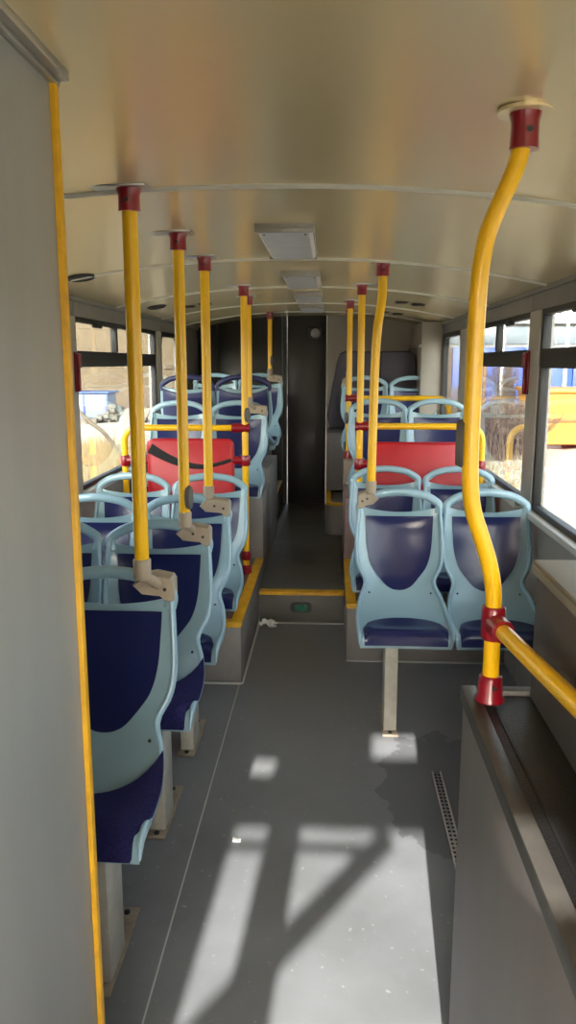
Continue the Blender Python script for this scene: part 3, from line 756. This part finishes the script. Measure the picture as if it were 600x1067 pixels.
ct = thing('cab_counter', (.66, .9, 0), 'grey cab counter with black ribbed top at lower right', 'counter')
MB().box(.302, XR-.052, -.6, 1.672, 0, .985, .004).obj('cabinet', mat('brown grey cabinet laminate', (128,121,118), .5, var=.12, vscale=4, bump=.05, bscale=160, stretch=(1,1,.3)), ct)
mb = MB().box(.296, .330, -.6, 1.678, .985, 1.022, .004).box(.330, XR-.052, 1.648, 1.678, .985, 1.022, .004)
mb.obj('top_edging', mat('worn metal edging', (80,77,73), .5, metal=0, var=.25, vscale=16), ct)
MB().box(.331, XR-.052, -.6, 1.647, .984, 1.012, .003).obj('counter_mat', MAT_TOP, ct)
MB().box(.352, .357, -.6, 1.647, 1.012, 1.0145).obj('mat_rib', BLACKD, ct)
cb = thing('cab_box', (.73, .9, 1.013), 'dark grey raised cab box with pale lid on the counter', 'box')
MB().box(.440, XR-.054, -.58, 1.642, 1.0125, 1.292, .004).obj('box_body', mat('dark grey cab box', (92,86,84), .5, var=.15, vscale=5, bump=.05, bscale=160), cb)
MB().box(.430, XR-.054, -.59, 1.652, 1.292, 1.312, .004).obj('lid', mat('pale grey lid', (158,153,144), .5, var=.15, vscale=6), cb)
MB().box(.434, XR-.054, -.585, 1.647, 1.3125, 1.320, .002).obj('lid_sheet', mat('pale grey lid', (158,153,144), .5), cb)

bp = thing('grab_pole', (.345, 1.60, 1.022), 'big near yellow pole with double bend standing on the right counter', 'pole', 'yellow grab poles')
k = 1.60/1.72
pp = [(.345,1.02), (.345,1.066), (.344,1.213), (.341,1.27), (.329,1.326), (.310,1.383), (.293,1.432), (.285,1.485), (.282,1.56), (.282,1.65), (.282,1.73), (.283,1.818), (.286,1.90), (.295,1.965), (.311,2.012), (.332,2.062), (.346,2.10), (.353,2.135), (.355,2.165), (.356,2.195)]
RB = .0172
MB().sweep(smooth_path([(x, 1.60, z) for x, z in pp], 4), RB, n=20).obj('pole_tube', YEL, bp)
cz = ceil_z(.357)-.003
MB().lathe([(.027,-.066),(.026,-.02),(.029,-.006),(.031,0)], (.357, 1.60, cz), 20).obj('ceiling_socket', RED, bp, label='red ceiling socket')
MB().lathe([(.006,-.004),(.006,.002)], (.361, 1.575, cz-.036), 10, 'y').obj('socket_hole', BLACKD, bp)
MB().lathe([(.052,-.003),(.052,.004)], (.357, 1.60, cz), 20).obj('ceiling_flange', CEIL, bp)
MB().lathe([(.031,0),(.030,.008),(.026,.014),(.0245,.052),(.021,.056)], (.345, 1.60, 1.0225), 22).obj('base_socket', RED, bp, label='red base socket on the counter')
MB().lathe([(.005,-.003),(.005,.002)], (.349, 1.575, 1.058), 10, 'y').obj('socket_hole', BLACKD, bp)
bell(bp, .284, 1.602, 1.57, math.pi-.25)
hr = thing('handrail', (.38, 1.0, 1.0), 'yellow handrail running from the big pole towards the viewer over the counter', 'rail')
d = Vector((.41-.345, 1.08-1.60, 0)); A = Vector((.345, 1.60, 1.195))
MB().sweep([A+d*t for t in (.08, .3, .6, .9)]+[Vector((.409, 1.02, 1.195)), Vector((.409, .8, 1.195)), Vector((.406, .4, 1.195)), Vector((.405, -.1, 1.195))], .0168, n=18).obj('rail_tube', YEL, hr)
MB().lathe([(.022,-.036),(.025,-.031),(.025,.031),(.022,.036)], A, 20).obj('tee_collar', RED, hr, label='red clamp around the pole')
MB().sweep([A+d*.03, A+d*.12, A+d*.125], [.024,.024,.021], n=18).obj('tee_socket', RED, hr)
q = Vector((.406, .05, 1.195))
MB().sweep([q, (q.x, q.y, 1.0125)], .016, n=14).obj('rail_post', YEL, hr)

# perforated strip, paper
fs_ = thing('floor_strip', (.468, 2.82, .001), 'narrow perforated metal strip set in the floor by counter', 'strip')
MB().box(.449, .487, 2.45, 3.14, 0, .005, .001).obj('strip_plate', ALU, fs_)
for x in (.4495, .484): MB().box(x-.0025, x+.0045, 2.45, 3.14, .0045, .009, .001).obj('strip_edge', mat('pale strip edge', (196,190,186), .4, metal=.3), fs_)
for i in range(26):
    for s in (-.009, .009):
        MB().lathe([(.0065,0),(.0065,.0011)], (.468+s, 2.47+i*.0258, .0048), 8).obj('hole', BLACKD, fs_)
mb = MB()
def paper(u, v):
    a = u*5; return (-.452+u*.10+.012*math.sin(9*v), 4.96+v*.07+.02*math.sin(a), .012+.022*abs(math.sin(3.1*u*2+v*4))+.012*math.sin(7*v+2*u))
mb.slab(paper, lambda u, v: tuple(a-b for a, b in zip(paper(u, v), (0,0,.003))), 10, 8)
tag(mb.obj('crumpled_paper', WHITE, smooth=15), 'crumpled white paper scrap on the floor at the foot of the step', 'paper')
mb = MB(); mb.slab(lambda u, v: (-.345+u*.03, 2.60+v*.022, .002+.005*math.sin(3*u+2*v)), lambda u, v: (-.345+u*.03, 2.60+v*.022, .0005), 3, 3)
tag(mb.obj('paper_scrap', WHITE), 'tiny white scrap lying on the floor beside the long seam', 'paper')

# ------------------------------------------------------------------ outside
def gz(x, y):
    d = abs(x-XC); h = -.45-.04*max(0, y-10)-.02*max(0, d-4)
    if x > 0: h = -.45-.004*max(0, y-12)
    elif y > 62: h = -.45-.04*52-.02*max(0, d-4)
    return h+.05*math.sin(x*1.7+y*.6)+.03*math.sin(x*.4-y*1.9)
SAND = mat('dry pale ground', (164,156,140), .95, var=.35, vscale=.9, bump=.4, bscale=6)
mb = MB(); mb.grid(lambda u, v: (-70+u*140, -40+v*170, gz(-70+u*140, -40+v*170)), 90, 110)
struct(mb.obj('ground', SAND, smooth=60), 'pale dry ground outside the bus')

WALLM = mat('tan rendered wall', (132,114,90), .9, var=.14, vscale=.5, bump=.2, bscale=5)
bd = thing('building', (-21, 75, -3), 'huge tan windowless building wall outside the left windows', 'building')
wd, wnm = Vector((.35, .937, 0)), Vector((-.937, .35, 0)); w0 = Vector((-21, 75, 0))
def wall_block(t0, t1, z0, z1, out, th, name, m):
    P = [w0+wd*t0-wnm*out, w0+wd*t1-wnm*out, w0+wd*t1+wnm*th, w0+wd*t0+wnm*th]
    MB().prism([(p.x, p.y) for p in P], 'z', z0, z1).obj(name, m, bd, 20)
for k in range(9): wall_block(-40, 60, -4+k*1.75, -4+(k+1)*1.75-.015, .015*(k % 2), 4, 'wall_course', WALLM)
for t in (2.5, 9.5): wall_block(t, t+1.8, 1.1, 1.5, .12, .1, 'air_brick', mat('grey vent brick', (118,104,86), .9))
# portable cabin
CABW = mat('white cabin panel', (92,100,116), .5, var=.05, vscale=2); CABB = mat('blue cabin frame', (20,52,112), .5)
zc = gz(-19, 60)-.05
cb_ = thing('site_cabin', (-19.5, 60, zc), 'small white cabin with blue corner posts against the tan wall', 'cabin')
MB().box(-22.4, -17.1, 60.1, 62.5, zc, zc+2.25, .03).obj('cabin_wall', CABW, cb_)
MB().box(-22.6, -16.9, 59.9, 62.7, zc+2.25, zc+2.4, .03).obj('cabin_roof', CABB, cb_)
for x in (-22.4, -20.75, -18.95, -17.15): MB().box(x-.07, x+.07, 60.0, 60.15, zc, zc+2.25, .01).obj('corner_post', CABB, cb_)
for x in (-20.3, -19.5, -18.55, -17.75): 
    w = MB().box(x-.28, x+.28, 60.03, 60.12, zc+.95, zc+1.95, .01).obj('cabin_window', mat('cabin window grey', (150,158,170), .3), cb_)
    for j in range(3): MB().box(x-.2+j*.17, x-.14+j*.17, 60.0, 60.04, zc+.97, zc+1.93).obj('bar', CABW, w)
MB().box(-22.3, -17.2, 60.02, 60.1, zc, zc+.12, .01).obj('base_rail', CABB, cb_)
# rubble heap and slab
rng = random.Random(3)
RUBB = mat('grey rubble', (96,90,80), .95, var=.3, vscale=2)
rb = MB()
for i in range(260):
    x = -15.8+rng.gauss(0, 1.5)*1.2; y = 57+rng.gauss(0, .8); h = max(0, 1.15-.5*abs(x+15.6))*rng.random(); s = rng.uniform(.06, .26); z = gz(x, y)+h
    rb.box(x-s, x+s*rng.uniform(.5,1.4), y-s, y+s, z-s*.7, z+s*.6)
tag(rb.obj('rubble', RUBB, smooth=0), 'heap of grey rubble and brush beside the white cabin', 'rubble', kind='stuff')
mb = MB(); a, b, c = Vector((-14.9, 54.5, gz(-14.9,54.5)-.05)), Vector((1.6, .25, 0)), Vector((.35, .6, .78))
def slabF(o): return lambda u, v: a+b*u*1.1+c*v*1.3+Vector((0, o, -o*.5))
mb.slab(slabF(0), slabF(.14), 2, 2); tag(mb.obj('concrete_slab', mat('concrete slab', (118,110,98), .9, var=.2, vscale=3), smooth=0), 'tilted pale concrete slab leaning on the rubble outside the left window', 'slab')
BRANCH = mat('grey dead wood', (84,74,60), .9, var=.3, vscale=5)
for i, (x, y, dx, dz, L) in enumerate(((-15.6, 55.5, .9, .25, 3.2), (-16.4, 56, .95, .12, 3.6), (-13.6, 55.5, .15, 1, 1.5))):
    z = gz(x, y)+.35; tag(MB().sweep(smooth_path([(x, y, z), (x+dx*L*.5, y, z+dz*L*.5+.08), (x+dx*L, y+.1, z+dz*L)], 4), [.07]*8+[.04], n=6).obj('dead_branch', BRANCH),
        ('long thin grey branch lying across the rubble heap', 'grey branch low on the rubble, beside the cabin', 'short upright grey stump behind the tilted slab')[i], 'branch')
z0 = gz(-5.5, 19.5)
tag(MB().sweep(smooth_path([(-6.55, 20, .62), (-6.2, 20, .25), (-5.75, 20, -.12), (-5.25, 20, gz(-5.25,20)-.1)], 4), .055, n=8).obj('leaning_post', BRANCH), 'grey leaning wooden post in the dry grass outside left window', 'post')
# dry grass outside the left window
GRASS = mat('dry straw grass', (112,96,64), .95, var=.35, vscale=3)
mb = MB()
for i in range(5200):
    y = rng.uniform(9, 25); x = -y*rng.uniform(.19, .40)+rng.gauss(0, .15); z = gz(x, y); h = rng.uniform(.15, .62)*(1 if rng.random() < .85 else 1.5); w = .012; t = rng.uniform(-.3, .3); q = rng.uniform(-.25, .25)
    mb.add([(x-w, y, z-.03), (x+w, y, z-.03), (x+t*h*.5+w*.7, y+q*h*.4, z+h*.55), (x+t*h*.5-w*.7, y+q*h*.4, z+h*.55), (x+t*h, y+q*h, z+h)], [(0,1,2,3), (3,2,4)])
tag(mb.obj('dry_grass', GRASS, smooth=0), 'dry straw coloured grass outside the left windows', 'grass', kind='stuff')

# right hand side: blue hall, yellow skip, bare bushes, posts
BLUE = mat('blue cladding', (24,58,130), .5, var=.2, vscale=.8); HALL = mat('pale hall cladding', (120,120,118), .7, var=.1, vscale=.5)
hb = thing('building', (9, 34, -.5), 'grey hall with blue lower cladding outside the right windows', 'building')
for k in range(14):
    x = 5.1+k*1.0
    MB().box(x, x+.97, 34, 36, -.6, 2.35, .02).obj('blue_panel', BLUE, hb)
MB().box(4.2, 19.2, 34.1, 40, 2.35, 3.3, .02).obj('upper_wall', HALL, hb)
for k in range(7):
    x = 4.3+k*2.05; w = MB().box(x, x+1.8, 34.02, 34.3, 2.5, 3.2, .02).obj('hall_window', mat('dark hall glazing', (96,104,112), .25), hb)
    MB().box(x+.87, x+.93, 33.98, 34.04, 2.5, 3.2).obj('bar', HALL, w)
MB().box(4.2, 5.08, 34.05, 36, -.6, 2.35, .02).obj('brick_pier', mat('brown brick', (92,70,56), .9, var=.2, vscale=4), hb)
MB().box(3.9, 19.5, 33.8, 40, 3.3, 4.6, .05).obj('roof_fascia', mat('dark fascia', (108,110,112), .7), hb)
YSK = mat('yellow skip paint', (176,112,22), .5, var=.3, vscale=1.2)
zs = gz(7, 21)
sk = thing('skip', (7.6, 21.5, zs), 'large yellow steel skip outside the nearest right window', 'skip')
mb = MB(); mb.prism([(5.55, zs+.12), (5.35, zs+1.52), (11.2, zs+1.52), (11.0, zs+.12)], 'y', 21, 23.2).obj('skip_body', YSK, sk)
for x in (5.6, 6.75, 7.9, 9.05, 10.2): MB().box(x-.05, x+.05, 20.93, 21.0, zs+.15, zs+1.46, .01).obj('stiffener', YSK, sk)
MB().box(5.3, 11.25, 20.9, 23.3, zs+1.46, zs+1.56, .02).obj('top_rail', YSK, sk)
MB().box(5.5, 11.05, 20.92, 21, zs+.72, zs+.78, .01).obj('mid_rail', mat('brown rust', (120,84,48), .8), sk)
for x in (5.9, 10.6): MB().box(x-.2, x+.2, 21.1, 23.1, zs-.05, zs+.12, .02).obj('skid', mat('black steel', (40,38,36), .6), sk)
def lamp_post(x, y, label):
    z = gz(x, y); p = thing('lamp_post', (x, y, z), label, 'lamp post')
    MB().sweep([(x, y, z-.1), (x, y, 3.2)], [.07, .05], n=10).obj('post', mat('white post', (226,226,224), .5), p)
    MB().prism([(x-.35, 3.2), (x+.35, 3.2), (x+.18, 3.42), (x-.18, 3.42)], 'y', y-.12, y+.12).obj('lamp_head', mat('white lamp head', (235,235,235), .5), p)
lamp_post(6.1, 29, 'white lamp post seen through the top light of the far right window')
lamp_post(7.9, 27.5, 'white lamp post above the yellow skip')
lamp_post(6.95, 26.5, 'thinner white post left of the skip lamp post')
sg = thing('sign', (4.75, 25, -.5), 'small yellow sign on a brown post among bushes outside', 'sign')
MB().sweep([(4.75, 25, -.6), (4.75, 25, 1.8)], .06, n=8).obj('sign_post', mat('brown post', (120,92,66), .8), sg)
MB().box(4.38, 5.12, 24.9, 24.94, 1.68, 2.02, .005).obj('sign_plate', mat('yellow sign plate', (226,206,90), .5), sg)
TW = mat('brown twigs', (92,76,62), .95, var=.3, vscale=4)
def bush(x, y, h, w, n, label, seed):
    rg = random.Random(seed); mb = MB(); z = gz(x, y)
    for i in range(n):
        a = rg.uniform(0, 2*math.pi); rr_ = abs(rg.gauss(0, .4))*w; H = h*rg.uniform(.5, 1); bx, by = x+rg.gauss(0, .22)*w, y+rg.gauss(0, .2)*w
        p0 = Vector((bx, by, z-.05)); p1 = Vector((bx+math.cos(a)*rr_*.4, by+math.sin(a)*rr_*.4, z+H*.5)); p2 = Vector((bx+math.cos(a)*rr_, by+math.sin(a)*rr_, z+H))
        mb.sweep([p0, p1, p2], [.016, .011, .004], n=3, caps=False)
        for q in range(4):
            t = rg.uniform(.35, .95); s = p1.lerp(p2, t); e = s+Vector((rg.uniform(-.25,.25), rg.uniform(-.2,.2), rg.uniform(.03,.28)))
            mb.sweep([s, e], [.008, .003], n=3, caps=False)
    tag(mb.obj('bare_bush', TW, smooth=0), label, 'bush', 'bare bushes outside the right windows')
bush(3.7, 18.5, 1.5, 1.0, 260, 'bare brown bush outside behind right guard rail bend', 1)
bush(4.6, 19.5, 1.25, 1.0, 260, 'bare brown bush just left of the yellow skip', 2)
bush(2.75, 19, 1.7, 1.0, 240, 'bare brown bush showing at left edge of the right window', 3)
bush(5.2, 24, 2.6, .7, 120, 'taller bare shrub in front of the blue cladding', 4)
mb = MB()
for i in range(1500):
    y = rng.uniform(9, 20.5); x = y*rng.uniform(.13, .25); z = gz(x, y); h = rng.uniform(.05, .22); w = .012; t = rng.uniform(-.5, .5)
    mb.add([(x-w, y, z-.02), (x+w, y, z-.02), (x+t*h, y+.02, z+h)], [(0,1,2)])
tag(mb.obj('dry_grass', GRASS, smooth=0), 'sparse dry grass stubble outside the right windows', 'grass', kind='stuff')
tr_ = MB(); rg = random.Random(9)
for i in range(1100):
    x, y = rg.uniform(-4, 2.2), rg.uniform(42, 47); h = rg.uniform(1.5, 5); x0 = x
    tr_.sweep([(x0, y, -.6), (x0+rg.uniform(-.4,.4), y, h*.5), (x0+rg.uniform(-.9,.9), y, h)], [.05, .03, .01], n=3, caps=False)
tag(tr_.obj('thicket', mat('grey green thicket', (104,106,92), .95, var=.3, vscale=2), smooth=0), 'tangled grey thicket beyond the rear of bus', 'thicket', kind='stuff')

for o in bpy.data.objects:
    if 'org' in o: del o['org']
